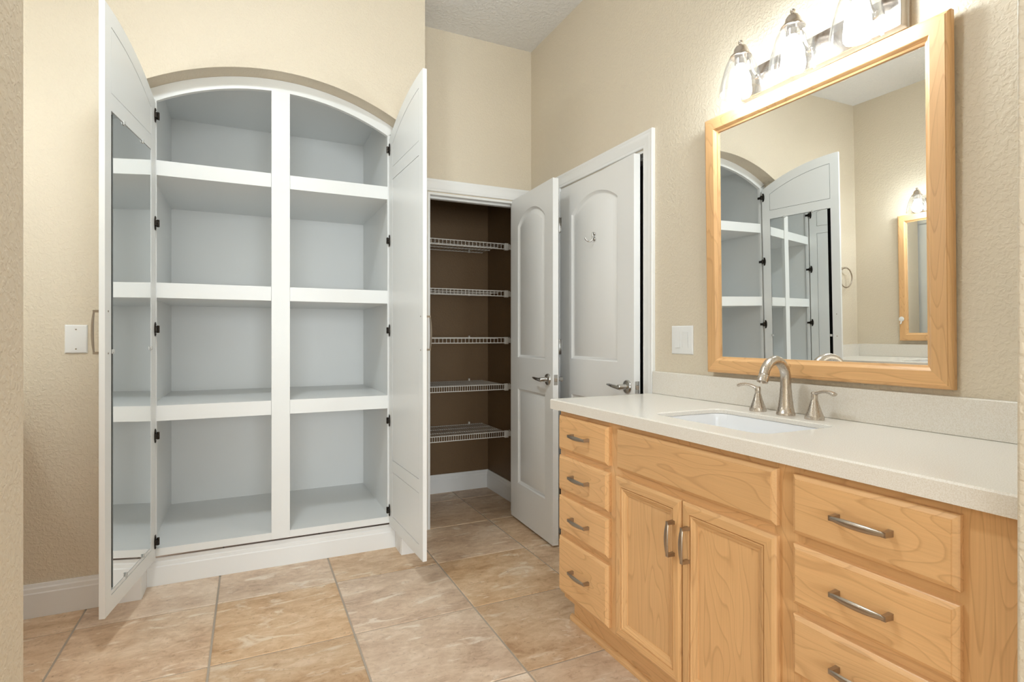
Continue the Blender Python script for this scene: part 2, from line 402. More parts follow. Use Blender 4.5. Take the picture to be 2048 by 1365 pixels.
# baseboards
BP = [(0.0, 0.0), (0.015, 0.0), (0.015, 0.098), (0.0125, 0.103), (0.0115, 0.118), (0.0085, 0.124), (0.0065, 0.137), (0.0, 0.137)]
def baseboard(name, p0, p1, nrm, label):
    """run from p0 to p1, profile grows along nrm from the wall face"""
    mb = MB(); l0 = [(p0[0] + nrm[0] * d, p0[1] + nrm[1] * d, z) for d, z in BP]; l1 = [(p1[0] + nrm[0] * d, p1[1] + nrm[1] * d, z) for d, z in BP]
    mb.loops([l0, l1], True, True)
    return struct(mb, name, M['trim'], label)
baseboard('baseboard_back', (-0.90, YB), (NX0 + 0.0135, YB), (0, -1), 'white moulded baseboard left of the arched cabinet')
baseboard('baseboard_niche_left', (NX0, YB - 0.0001), (NX0, 3.060), (1, 0), 'white baseboard end wrapping into the arched recess')
baseboard('baseboard_niche_right', (NX1, YB - 0.0001), (NX1, 3.060), (-1, 0), 'white baseboard end wrapping into the recess by the pantry')
baseboard('baseboard_back_right', (NX1 - 0.0135, YB), (XE, YB), (0, -1), 'short white baseboard between the arched cabinet and pantry')
baseboard('baseboard_pantry_back', (0.86, YPB), (XR - 0.0001, YPB), (0, -1), 'white baseboard along the back of the pantry')
baseboard('baseboard_pantry_right', (XR, YP + 0.115), (XR, YPB - 0.015), (-1, 0), 'white baseboard along the side of the pantry')
baseboard('baseboard_right', (XR, 2.936), (XR, YP), (-1, 0), 'short white baseboard in the corner behind the pantry door')

# door casings (profile: distance from opening, projection)
CP = [(0.0, 0.0), (0.0, 0.010), (0.004, 0.012), (0.012, 0.0115), (0.018, 0.0145), (0.040, 0.0155), (0.050, 0.018), (0.058, 0.0165), (0.064, 0.019), (0.071, 0.019), (0.073, 0.016), (0.073, 0.0)]
def casing(name, a0, a1, zt, T, label, wl=1.0, wr=1.0):
    mb = MB()
    L0 = [[T(a0 - d * wl, 0, h) for d, h in CP], [T(a0 - d * wl, zt + d, h) for d, h in CP], [T(a1 + d * wr, zt + d, h) for d, h in CP], [T(a1 + d * wr, 0, h) for d, h in CP]]
    mb.loops(L0, True, True)
    return struct(mb, name, M['trim'], label, smooth=25)
casing('trim_1', PO0 - 0.006, PO1 + 0.006, DH + 0.006, lambda a, b, h: (a, YP - h, b), 'white moulded casing around the pantry doorway')
casing('trim_2', RO0 - 0.0, RO1 + 0.0, DH + 0.006, lambda a, b, h: (XR - h, a, b), 'white moulded casing around the ajar door by the vanity')
# jamb linings
mb = MB(); y0, y1 = YP - 0.002, YP + 0.117
mb.box(PO0, PO0 + 0.014, y0, y1, 0, DH - 0.014); mb.box(PO1 - 0.004, PO1, y0, y1, 0, DH - 0.014); mb.box(PO0, PO1, y0, y1, DH - 0.014, DH)
mb.box(PO0 + 0.014, PO0 + 0.024, y0 + 0.045, y1 - 0.04, 0, DH - 0.014); mb.box(PO0 + 0.014, PO1 - 0.004, y0 + 0.045, y1 - 0.04, DH - 0.026, DH - 0.014)
struct(mb, 'trim_3', M['trim'], 'white jamb lining of the pantry doorway')
mb = MB(); x0, x1 = XR - 0.002, XR + 0.122
mb.box(x0, x1, RO0, RO0 + 0.010, 0, DH - 0.012); mb.box(x0, x1, RO1 - 0.001, RO1, 0, DH - 0.012); mb.box(x0, x1, RO0, RO1, DH - 0.012, DH)
mb.box(x0 + 0.045, x1 - 0.04, RO0 + 0.010, RO0 + 0.022, 0, DH - 0.012); mb.box(x0 + 0.045, x1 - 0.04, RO0 + 0.010, RO1 - 0.001, DH - 0.024, DH - 0.012)
struct(mb, 'trim_4', M['trim'], 'white jamb lining of the doorway by the vanity')

# ------------------------------------------------------------------ two moulded interior doors
def frame_T(O, e, n):
    O = Vector((O[0], O[1], 0)); e = Vector((e[0], e[1], 0)).normalized(); n = Vector((n[0], n[1], 0)).normalized()
    return lambda s, t, z: tuple(O + e * s + n * t + Vector((0, 0, z)))
def moulded_door(name, label, O, e, n, wd, z0, z1, p0, p1, lowz, upz, rise, group_hook=False):
    """slab occupying t in [-0.035, 0] with panels pressed into both faces"""
    T = frame_T(O, e, n)
    root = bpy.data.objects.new(name, None); COL.objects.link(root); root['kind'] = 'structure'; root['label'] = label
    root.location = T(0, 0, 0); ROOT[root.name] = tuple(root.location)
    n_arc = 16; cx = (p0 + p1) / 2; hw = (p1 - p0) / 2; R = (hw * hw + rise * rise) / (2 * rise); zc = upz[1] + rise - R
    def up_poly(d):
        xs = [p1 - d - (p1 - p0 - 2 * d) * k / n_arc for k in range(n_arc + 1)]
        return [(p0 + d, upz[0] + d), (p1 - d, upz[0] + d)] + [(x, zc + math.sqrt((R - d) ** 2 - (x - cx) ** 2)) for x in xs]
    def lo_poly(d): return rect_poly(p0 + d, p1 - d, lowz[0] + d, lowz[1] - d)
    arc = up_poly(0.0)[2:]
    slab = MB()
    for face, dr in ((0.0, -1), (-0.035, 1)):
        def F(poly, dep): return [T(a, face + dr * dep, b) for a, b in poly]
        slab.add(F(rect_poly(0, p0, z0, z1), 0), [(0, 1, 2, 3)]); slab.add(F(rect_poly(p1, wd, z0, z1), 0), [(0, 1, 2, 3)])
        slab.add(F(rect_poly(p0, p1, z0, lowz[0]), 0), [(0, 1, 2, 3)]); slab.add(F(rect_poly(p0, p1, lowz[1], upz[0]), 0), [(0, 1, 2, 3)])
        for k in range(n_arc):
            a, b2 = arc[k], arc[k + 1]
            slab.add(F([a, (a[0], z1), (b2[0], z1), b2], 0), [(0, 1, 2, 3)])
    for a, b in (((0, z0), (wd, z0)), ((wd, z0), (wd, z1)), ((wd, z1), (0, z1)), ((0, z1), (0, z0))):
        slab.add([T(a[0], 0, a[1]), T(b[0], 0, b[1]), T(b[0], -0.035, b[1]), T(a[0], -0.035, a[1])], [(0, 1, 2, 3)])
    slab.build('slab', M['trim'], root)
    for poly in (lo_poly, up_poly):
        pm = MB()
        for face, dr in ((0.0, -1), (-0.035, 1)):
            lv = [(0.0, 0.0), (0.003, 0.0025), (0.012, 0.0105), (0.016, 0.0115), (0.019, 0.0105), (0.040, 0.0030), (0.043, 0.0018)]
            pm.loops([[T(a, face + dr * dep, b) for a, b in poly(d)] for d, dep in lv], False, True)
        pm.build('panel', M['trim'], root, smooth=35)
    return root, T
def lever_set(root, T, s, z, sides, dirn=-1):
    """rose, neck and curved lever on each chosen face"""
    for face, dr in sides:
        h = MB()
        c0 = Vector(T(s, face, z)); ax = (Vector(T(s, face + dr * 0.1, z)) - c0).normalized()
        h.lathe([(0.033, 0.0), (0.033, 0.004), (0.030, 0.009), (0.022, 0.012), (0.014, 0.014), (0.0125, 0.020), (0.0125, 0.052), (0.011, 0.055)], c0, ax, 24)
        lever = h.build('door_handle', M['lever'], root, smooth=35)
        b = MB(); pts = []; rr = []
        for k in range(13):
            q = k / 12.0
            pts.append(T(s + dirn * (-0.006 + 0.118 * q), face + dr * (0.047 + 0.010 * math.sin(q * PI) - 0.004 * q), z + 0.006 * math.sin(q * PI * 1.0) - 0.004 + 0.016 * max(0, q - 0.45)))
            rr.append(0.0105 * (1 - 0.45 * q) if q < 0.9 else 0.0052)
        b.tube(pts, rr, 10)
        b.build('lever', M['lever'], lever, smooth=50)
def latch(root, T, wd, z):
    m = MB(); m.box(wd - 0.0005, wd + 0.0012, -0.030, -0.006, z - 0.029, z + 0.029, T); m.build('latch_plate', M['lever'], root, bevel=0.0006)
    m = MB(); m.box(wd, wd + 0.008, -0.024, -0.012, z - 0.010, z + 0.010, T); m.build('latch_bolt', M['pull'], root, bevel=0.002)
a15 = math.radians(2.3)
d1, T1 = moulded_door('door_1', 'white two-panel arched pantry door standing open at right angle', (1.539, 3.262), (-math.sin(a15), -math.cos(a15)), (-math.cos(a15), math.sin(a15)), 0.592, 0.012, 2.052, 0.110, 0.494, (0.245, 0.843), (1.040, 1.868), 0.082)
lever_set(d1, T1, 0.535, 0.93, ((0.0, 1), (-0.035, -1))); latch(d1, T1, 0.592, 0.93)
a3 = math.radians(3.0)
d2, T2 = moulded_door('door_2', 'white two-panel arched door beside the vanity, slightly ajar', (1.672, 2.858), (-math.sin(a3), -math.cos(a3)), (-math.cos(a3), math.sin(a3)), 0.752, 0.010, 2.034, 0.140, 0.612, (0.245, 0.843), (1.045, 1.868), 0.075)
lever_set(d2, T2, 0.700, 0.93, ((0.0, 1),)); latch(d2, T2, 0.752, 0.93)
for z in (1.835, 1.110, 0.25):
    m = MB(); c0 = T2(-0.002, 0.006, z)
    m.lathe([(0.006, -0.045), (0.0065, -0.044), (0.0065, 0.044), (0.006, 0.045)], c0, (0, 0, 1), 10)
    m.box(0.0, 0.020, 0.0, 0.002, z - 0.044, z + 0.044, T2)
    m.build('hinge', M['lever'], d2, smooth=40)
# robe hook screwed to the ajar door
m = MB(); hz = 1.700; hs = 0.395
m.lathe([(0.011, 0), (0.011, 0.003), (0.008, 0.006)], T2(hs, 0, hz - 0.012), Vector(T2(0, 1, 0)) - Vector(T2(0, 0, 0)), 14)
m.lathe([(0.008, 0), (0.008, 0.003), (0.005, 0.006)], T2(hs, 0, hz + 0.016), Vector(T2(0, 1, 0)) - Vector(T2(0, 0, 0)), 14)
m.tube([T2(hs, 0.006, hz + 0.022), T2(hs, 0.012, hz + 0.02), T2(hs, 0.013, hz), T2(hs, 0.014, hz - 0.016), T2(hs - 0.006, 0.020, hz - 0.024), T2(hs - 0.014, 0.032, hz - 0.024), T2(hs - 0.02, 0.042, hz - 0.014), T2(hs - 0.022, 0.045, hz - 0.004)], [0.0045, 0.0045, 0.004, 0.004, 0.0038, 0.0036, 0.0036, 0.0045], 8)
m.build('robe_hook', M['lever'], d2, smooth=50, label='small chrome robe hook')

# ================================================================== ARCHED STORAGE CABINET
cab = thing('storage_cabinet', 'built-in white arched storage cabinet with both doors swung open', 'cabinet', (NC, 3.06, 0))
YF = 3.050; YK = 3.072
IN = (1.113, 2.416); OUT = (1.172, 2.475)
CI0, CI1 = -0.394, 0.686; CS0, CS1 = 0.099, 0.186; ZB0, ZB1 = 0.143, 0.178
G = 0.0008
def Tf(a, b, t): return (a, t, b)
MB().prism([(NX0 + G, ZB0), (CI0, ZB0), (CI0, arch(CI0, *IN)), (NX0 + G, arch(NX0, *OUT) - 0.012)], YF, YK, Tf).build('stile', M['cab'], cab)
MB().prism([(CI1, ZB0), (NX1 - G, ZB0), (NX1 - G, arch(NX1, *OUT) - 0.012), (CI1, arch(CI1, *IN))], YF, YK, Tf).build('stile', M['cab'], cab)
m = MB(); n = 36
lo = [(CI0 + (CI1 - CI0) * k / n, 0) for k in range(n + 1)]; lo = [(x, arch(x, *IN)) for x, _ in lo]
hi = [(NX0 + G + (NX1 - NX0 - 2 * G) * k / n, 0) for k in range(n + 1)]; hi = [(x, arch(x, *OUT) - G) for x, _ in hi]
m.prism(lo + hi[::-1], YF, YK, Tf)
m.build('arch_rail', M['cab'], cab)
MB().box(CS0, CS1, YF - 0.002, YK, ZB0, arch(0.1425, *IN)).build('center_stile', M['cab'], cab, bevel=0.0012)
MB().box(CI0, CI1, YF, YK, ZB0, ZB1).build('bottom_rail', M['cab'], cab)
for zz in ((1.928, 1.998), (1.353, 1.424), (0.775, 0.8465)):
    m = MB(); m.box(-0.42, 0.697, YK, 3.83, *zz)
    m.box(CI0, CS0 - G, YF + 0.003, YK, *zz); m.box(CS1 + G, CI1, YF + 0.003, YK, *zz)
    m.build('shelf', M['cab'], cab)
MB().box(-0.44, -0.42, YK, 3.85, 0.143, 2.484).build('side_panel', M['cab'], cab)
MB().box(0.697, 0.717, YK, 3.85, 0.143, 2.484).build('side_panel', M['cab'], cab)
MB().box(-0.42, 0.697, 3.83, 3.85, 0.143, 2.484).build('back_panel', M['cab'], cab)
MB().box(-0.42, 0.697, YK, 3.83, 2.464, 2.484).build('top_panel', M['cab'], cab)
MB().box(-0.42, 0.697, YK, 3.83, 0.158, ZB1 - 0.001).build('bottom_panel', M['cab'], cab)
m = MB(); KP = [(0.0, 0.0), (0.012, 0.0), (0.012, 0.086), (0.0095, 0.091), (0.0085, 0.108), (0.005, 0.114), (0.003, 0.128), (0.0, 0.128)]
m.loops([[(NX0 + 0.0155, 3.072 - d, z) for d, z in KP], [(NX1 - 0.0155, 3.072 - d, z) for d, z in KP]], True, True)
m.build('kick_moulding', M['trim'], cab)
MB().box(NX0 + 0.016, NX1 - 0.016, 3.0735, 3.09, 0, 0.118).build('kick_board', M['cab'], cab)

# hinge mesh shared by all ten
hb = MB()
hb.prism([(0.002, -0.033), (0.011, -0.031), (0.015, -0.020), (0.017, -0.010), (0.017, 0.010), (0.015, 0.020), (0.011, 0.031), (0.002, 0.033)], 0.0005, 0.004, lambda a, b, t: (a, t, b)); hb.box(0.002, 0.018, 0.002, 0.011, -0.012, 0.012)
hb.box(-0.036, -0.006, 0.0055, 0.0075, -0.009, 0.009)
hb.lathe([(0.0055, -0.017), (0.0065, -0.015), (0.0065, 0.015), (0.0055, 0.017)], (-0.003, 0.010, 0), (0, 0, 1), 10)
hb.box(-0.014, -0.002, 0.0055, 0.013, -0.011, 0.011)
hb.lathe([(0.004, 0), (0.003, 0.002)], (0.0075, 0.004, 0.023), (0, 1, 0), 8); hb.lathe([(0.004, 0), (0.003, 0.002)], (0.0075, 0.004, -0.023), (0, 1, 0), 8)
hb.lathe([(0.005, 0), (0.005, 0.003), (0.003, 0.004)], (0.009, 0.010, 0), (0, 1, 0), 8)
hinge_me = hb.mesh('hinge', M['hinge'])
DW = 0.568; DZ0 = 0.135; DPK, DR = 2.405, 1.158
def darc(s, d=0.0): return DPK - DR + math.sqrt((DR - d) ** 2 - (DW - s) ** 2)
def pull_mesh(T, c, along, length, proj, mat, parent, name='handle', flip=1):
    """bow pull: two feet and a bowed, flattened grip; T maps (a along, out, across)"""
    m = MB(); h = length / 2
    pts = []; rr = []
    for k in range(15):
        q = -1 + 2 * k / 14.0
        pts.append(T(q * h * 0.985, proj - 0.005 * abs(q) ** 2.2, 0)); rr.append(0.0048 + 0.0034 * (1 - q * q))
    m.tube(pts, rr, 10, True, (Vector(T(0, 0, 1)) - Vector(T(0, 0, 0)), 0.55))
    for q in (-1, 1):
        l = [[T(q * h + da * k1, o, db * k1) for da, db in ((-0.007, -0.0065), (0.0035, -0.0065), (0.0035, 0.0065), (-0.007, 0.0065))] if q > 0 else
             [T(q * h - da * k1, o, db * k1) for da, db in ((-0.007, -0.0065), (0.0035, -0.0065), (0.0035, 0.0065), (-0.007, 0.0065))]
             for o, k1 in ((0.0, 1.0), (proj * 0.6, 0.85), (proj - 0.003, 0.85))]
        m.loops(l, True, True)
    return m.build(name, mat, parent, smooth=40)
def arched_door(name, O, e, nrm, mirrored, label):
    """s from hinge to free edge, t along inner normal (inner face at t=0, slab to t=-0.019)"""
    T = frame_T(O, e, nrm)
    Tp = lambda a, b, t: T(a, t, b)
    th = -0.019; m = MB(); n = 14
    s0, s1 = 0.061, 0.510
    def arcpts(a, b, d): return [(a + (b - a) * k / n, darc(a + (b - a) * k / n, d)) for k in range(n + 1)]
    # stiles and rails of the frame
    m.prism([(0, DZ0), (s0, DZ0)] + arcpts(0, s0, 0)[::-1], th, 0, Tp)
    m.prism([(s1, DZ0), (DW, DZ0)] + arcpts(s1, DW, 0)[::-1], th, 0, Tp)
    rails = [(DZ0, 0.195)] + ([] if mirrored else [(0.438, 0.501)]) + [(2.022, 2.088)]
    for r0, r1 in rails: m.prism(rect_poly(s0, s1, r0, r1), th, 0, Tp)
    m.prism(arcpts(s0, s1, 0.066) + arcpts(s0, s1, 0)[::-1], th, 0, Tp)
    door = m.build(name, M['cab'], cab, label=label)
    gp = 0.0028
    panels = [[(s0 + gp, 2.088 + gp), (s1 - gp, 2.088 + gp)] + arcpts(s0 + gp, s1 - gp, 0.066 + gp)[::-1]]
    if not mirrored: panels += [rect_poly(s0 + gp, s1 - gp, 0.195 + gp, 0.438 - gp), rect_poly(s0 + gp, s1 - gp, 0.501 + gp, 2.022 - gp)]
    for p in panels: MB().prism(p, th + 0.002, -0.0006, Tp).build('panel', M['cab'], door)
    # thin web closing the reveal gaps behind the panels
    m = MB(); m.prism(rect_poly(s0 - 0.01, s1 + 0.01, 0.19, 2.10), th + 0.0005, th + 0.0035, Tp)
    m.prism([(s0 - 0.01, 2.08), (s1 + 0.01, 2.08)] + arcpts(s0 - 0.01, s1 + 0.01, 0.06)[::-1], th + 0.0005, th + 0.0035, Tp)
    m.build('back_panel', M['cab'], door)
    if mirrored:
        MB().prism(rect_poly(s0, s1, 0.196, 2.021), th + 0.0037, th + 0.0060, Tp).build('mirror_backing', M['dark'], door)
        MB().prism(rect_poly(s0 + 0.004, s1 - 0.022, 0.213, 2.019), -0.0075, -0.0015, Tp).build('mirror_pane', M['mirror'], door, label='tall frameless mirror pane')
        MB().prism(rect_poly(s0 + gp, s1 - gp, 0.195 + gp, 0.2105), th + 0.004, -0.0006, Tp).build('mirror_ledge', M['cab'], door)
        for cs, cz, dx, dz in ((0.385, 2.020, 0, 1), (0.173, 2.020, 0, 1), (0.362, 0.212, 0, -1), (0.165, 0.212, 0, -1), (0.497, 1.114, 1, 0), (0.064, 1.118, -1, 0)):
            q = MB(); q.box(cs - 0.009, cs + 0.009, -0.0006, 0.0030, cz - 0.008, cz + 0.008, T)
            q.box(cs - 0.005, cs + 0.005, 0.0030, 0.0055, cz - 0.004, cz + 0.009, T)
            q.build('mirror_clip', M['clip'], door, bevel=0.0015)
    for hz in (2.197, 1.697, 1.205, 0.710, 0.218):
        o = bpy.data.objects.new('hinge', hinge_me); COL.objects.link(o); o.parent = door
        ee = Vector((e[0], e[1], 0)).normalized(); nn = Vector((nrm[0], nrm[1], 0)).normalized()
        R3 = Matrix((ee, nn, Vector((0, 0, 1)))).transposed().to_4x4()
        o.matrix_local = Matrix.Translation(Vector(T(0.004, 0.0, hz)) - Vector(root_off(cab))) @ R3
    for hz in (1.265, 1.108):
        q = MB(); q.lathe([(0.0036, 0), (0.0036, 0.0012), (0.002, 0.0018)], T(0.538, 0, hz), Vector(T(0, 1, 0)) - Vector(T(0, 0, 0)), 10)
        q.build('screw', M['pull'], door, smooth=40)
    pull_mesh(lambda a, o, c2: T(0.538 + c2, -0.019 - o, 1.187 + a), None, None, 0.158, 0.031, M['pull'], door)
    return door
eL = Vector((-0.084, -0.558)).normalized(); nL = Vector((-eL.y, eL.x))
arched_door('door', (-0.3955, 3.034), eL, nL, True, 'left cabinet door with a tall mirror on its inner side')
eR = Vector((0.025, -0.572)).normalized(); nR = Vector((eR.y, -eR.x))
arched_door('door', (0.6935, 3.040), eR, nR, False, 'right cabinet door with flat white panels')

# ================================================================== PANTRY WIRE SHELVES
def wire_shelf(z, pitch, label):
    sx0, sx1, sy0, sy1 = 0.868, 1.650, 3.545, 3.975
    root = thing('wire_shelf', label, 'shelf', ((sx0 + sx1) / 2, (sy0 + sy1) / 2, z), 'wire shelves in the pantry')
    m = MB(); n = int((sx1 - sx0) / pitch)
    for k in range(n + 1):
        x = sx1 - 0.028 - k * pitch
        if x < sx0: break
        m.rod((x, sy1, z), (x, sy0, z), 0.0018); m.rod((x, sy0, z + 0.001), (x, sy0, z - 0.036), 0.0018)
    m.build('wire_deck', M['wire'], root)
    m = MB()
    for y, zz, r in ((sy0 + 0.001, z + 0.001, 0.0032), (sy0 + 0.001, z - 0.035, 0.0032), (sy0 + 0.14, z - 0.004, 0.003), (sy0 + 0.285, z - 0.004, 0.003), (sy1, z - 0.003, 0.003)):
        m.tube([(sx0, y, zz), (sx1 - 0.02, y, zz)], r, 6)
    m.build('rail', M['wire'], root, smooth=50)
    m = MB(); m.box(sx1 - 0.028, sx1 + 0.0, sy0 - 0.006, sy0 + 0.016, z - 0.043, z + 0.006); m.box(sx1, XR, sy0 + 0.000, sy0 + 0.034, z - 0.036, z - 0.002)
    m.lathe([(0.004, 0), (0.004, 0.008)], (XR - 0.012, sy0 + 0.02, z - 0.002), (0, 0, 1), 8)
    m.build('end_bracket', M['wire'], root, bevel=0.002)
    for x in (1.19, 1.52):
        m = MB(); m.box(x - 0.006, x + 0.006, sy1 - 0.004, YPB, z - 0.008, z + 0.016); m.build('wall_clip', M['wire'], root, bevel=0.002)
for z, p, lb in ((1.823, 0.0268, 'topmost white wire shelf in the brown pantry'), (1.491, 0.0268, 'second white wire shelf from the top in the brown pantry'),
                 (1.162, 0.0268, 'middle white wire shelf in the brown pantry'), (0.834, 0.0165, 'second white wire shelf from the bottom in the brown pantry'),
                 (0.502, 0.0165, 'lowest white wire shelf in the brown pantry')):
    wire_shelf(z, p, lb)

# ================================================================== VANITY
VY0, VY1 = 0.458, 1.968; VC = (1.68, 1.2325, 0.0)
XF = 1.155          # face of the frame
van = thing('vanity_cabinet', 'maple vanity cabinet with drawers and two doors under the cream counter', 'vanity', VC, 'twin maple vanities')
m = MB(); m.box(XF + 0.018, XR - 0.001, VY1 - 0.018, VY1, 0.10, 0.871); m.build('side_panel', M['mapZ'], van)
m = MB(); m.box(XF + 0.018, XR - 0.001, VY0, VY0 + 0.018, 0.10, 0.871); m.build('side_panel', M['mapZ'], van)
m = MB(); m.box(XF + 0.018, XR - 0.001, VY0 + 0.018, VY1 - 0.018, 0.10, 0.118); m.build('bottom_panel', M['mapY'], van)
ST = [(1.932, VY1), (1.553, 1.632), (0.866, 0.944), (VY0, 0.566)]
for a, b in ST: MB().box(XF, XF + 0.018, a, b, 0.128, 0.871).build('stile', M['mapZ'], van)
rows = [(0.838, 0.871), (0.682, 0.722), (0.519, 0.559), (0.354, 0.396), (0.128, 0.152)]
for a, b in ((1.632, 1.932), (0.566, 0.866)):
    for z0, z1 in rows: MB().box(XF, XF + 0.018, a, b, z0, z1).build('rail', M['mapY'], van)
for z0, z1 in ((0.838, 0.871), (0.676, 0.728), (0.128, 0.158)): MB().box(XF, XF + 0.018, 0.944, 1.553, z0, z1).build('rail', M['mapY'], van)
MB().box(1.212, 1.228, VY0, 1.955, 0.0, 0.128).build('toe_kick', M['mapY'], van)
MB().box(1.228, XR - 0.001, 1.937, 1.955, 0.0, 0.10).build('toe_return', M['mapY'], van)
m = MB(); sp = [(0, 0), (0.014, 0), (0.014, 0.010), (0.011, 0.017), (0.005, 0.022), (0, 0.023)]
m.loops([[(1.212 - d, VY0, z) for d, z in sp], [(1.212 - d, 1.969, z) for d, z in sp]], True, True)
m.build('shoe_moulding', M['mapY'], van)
def TV(a, b, h): return (XF - h, a, b)
def slab_front(name, y0, y1, z0, z1, parent):
    lv = [(0, 0.0), (0, 0.0115), (0.002, 0.0135), (0.0095, 0.0178), (0.0105, 0.0180), (0.0108, 0.0200)]
    m = MB(); m.loops([[TV(y0 + d, z0 + d, h), TV(y1 - d, z0 + d, h), TV(y1 - d, z1 - d, h), TV(y0 + d, z1 - d, h)] for d, h in lv], True, True)
    return m.build(name, M['mapY'], parent)
def drawer_pull(parent, yc, zc, ln=0.112, vert=False):
    if vert: return pull_mesh(lambda a, o, c2: (XF - 0.018 - o, yc + c2, zc + a), None, None, ln, 0.030, M['pull'], parent)
    return pull_mesh(lambda a, o, c2: (XF - 0.020 - o, yc + a, zc + c2), None, None, ln, 0.028, M['pull'], parent)
DZ = [(0.714, 0.852), (0.551, 0.690), (0.388, 0.527), (0.142, 0.362)]
for y0, y1 in ((1.617, 1.958), (0.549, 0.884)):
    for z0, z1 in DZ:
        d = slab_front('drawer_front', y0, y1, z0, z1, van); drawer_pull(d, (y0 + y1) / 2, (z0 + z1) / 2 + 0.002)
slab_front('false_front', 0.929, 1.566, 0.716, 0.853, van)
FP = [(0, 0), (0, 0.013), (0.003, 0.0165), (0.0095, 0.0195), (0.0305, 0.0195), (0.0312, 0.0150), (0.0328, 0.0150), (0.0340, 0.0178), (0.0385, 0.0172), (0.0400, 0.0150), (0.0440, 0.0142), (0.0500, 0.0105), (0.056, 0.0090), (0.056, 0.0)]
for y0, y1, hy_ in ((1.2505, 1.571, 1.2785), (0.928, 1.2465, 1.2185)):
    z0, z1 = 0.146, 0.691
    dr = MB().prism(rect_poly(y0 + 0.050, y1 - 0.050, z0 + 0.050, z1 - 0.050), 0.001, 0.0062, TV).build('cabinet_door', M['mapZ'], van)
    for mb_, nm in zip(mitre_pieces(y0, y1, z0, z1, FP, TV), ('rail', 'stile', 'rail', 'stile')):
        mb_.build(nm, M['mapY'] if nm == 'rail' else M['mapZ'], dr)
    drawer_pull(dr, hy_, 0.573, 0.098, True)

# countertop with sink cutout
CT = thing('countertop', 'cream solid-surface countertop on the near maple vanity', 'countertop', VC, 'twin vanity countertops')
CX0, CX1, CY0, CY1 = 1.128, XR - 0.0005, 0.4515, 2.010; ZT = 0.912; ZU = 0.872
SXC, SYC, SHX, SHY, SR = 1.375, 1.2595, 0.153, 0.2225, 0.045
def rr_hit(ang, hx_, hy2, r):
    lo_, hi_ = 0.0, 1.0; dx, dy = math.cos(ang), math.sin(ang)
    for _ in range(40):
        md = (lo_ + hi_) / 2; x = abs(md * dx) - (hx_ - r); y = abs(md * dy) - (hy2 - r)
        sd = math.hypot(max(x, 0), max(y, 0)) + min(max(x, y), 0) - r
        if sd > 0: hi_ = md
        else: lo_ = md
    return SXC + lo_ * dx, SYC + lo_ * dy
corn = [(CX0, CY0), (CX1, CY0), (CX1, CY1), (CX0, CY1)]
angs = sorted([math.atan2(y - SYC, x - SXC) for x, y in corn] + [-PI + 2 * PI * k / 72 + 0.01 for k in range(72)]
              + [math.atan2(sy * (SHY - SR * (1 - math.sin(t))), sx * (SHX - SR * (1 - math.cos(t)))) for sx in (-1, 1) for sy in (-1, 1) for t in (0.2, 0.5, 0.8, 1.1, 1.4)])
def out_hit(a):
    dx, dy = math.cos(a), math.sin(a)
    tx = ((CX1 - SXC) if dx > 0 else (CX0 - SXC)) / dx if abs(dx) > 1e-9 else 1e9
    ty = ((CY1 - SYC) if dy > 0 else (CY0 - SYC)) / dy if abs(dy) > 1e-9 else 1e9
    t = min(tx, ty); return SXC + t * dx, SYC + t * dy
ci = [rr_hit(a, SHX, SHY, SR) for a in angs]; co = [out_hit(a) for a in angs]
ce = [rr_hit(a, SHX + 0.003, SHY + 0.003, SR + 0.003) for a in angs]
co2 = [(min(max(x, CX0 + 0.004), CX1), min(max(y, CY0 + 0.004), CY1 - 0.004)) for x, y in co]
cm = [rr_hit(a, SHX + 0.045, SHY + 0.045, SR + 0.045) for a in angs]; ZH = ZT - 0.015
m = MB(); LL = [[(x, y, ZH) for x, y in ci], [(x, y, ZH) for x, y in cm], [(x, y, ZU) for x, y in cm], [(x, y, ZU) for x, y in co], [(x, y, ZT - 0.004) for x, y in co], [(x, y, ZT) for x, y in co2], [(x, y, ZT) for x, y in ce], [(x, y, ZT - 0.003) for x, y in ci], [(x, y, ZH) for x, y in ci]]
m.loops(LL)
m.build('slab', M['quartz'], CT)
BS = thing('backsplash', 'cream backsplash strip under the near mirror', 'backsplash', VC, 'twin backsplashes')
MB().box(XR - 0.020, XR - 0.0005, CY0, CY1, ZT, 1.013).build('strip', M['quartz'], BS, bevel=0.003)
# undermount basin
SK = thing('sink', 'white rectangular undermount basin in the right-hand countertop', 'sink', VC, 'twin basins')
m = MB()
def lp(k, r, z): return [(*rr_hit(a, SHX * k + 0.0, SHY - SHX * (1 - k), r), z) for a in angs]
ZR = ZH - 0.0012
m.loops([lp(0.10, 0.02, 0.747), lp(0.88, 0.065, 0.752), lp(0.99, 0.06, 0.772), lp(1.05, 0.06, 0.81), lp(1.06, 0.06, 0.878), lp(1.13, 0.07, 0.880), lp(1.13, 0.07, ZR), lp(1.012, 0.05, ZR), lp(1.004, 0.05, ZR - 0.003), lp(1.0, 0.05, 0.872), lp(0.97, 0.055, 0.81), lp(0.92, 0.06, 0.778), lp(0.82, 0.06, 0.764), lp(0.16, 0.02, 0.757)], True, True)
m.build('basin', M['porcelain'], SK, smooth=50)
m = MB(); m.lathe([(0.022, 0), (0.022, 0.004), (0.016, 0.005), (0.014, 0.002)], (SXC, SYC, 0.7575), (0, 0, 1), 20); m.build('drain', M['nickel'], SK, smooth=40)
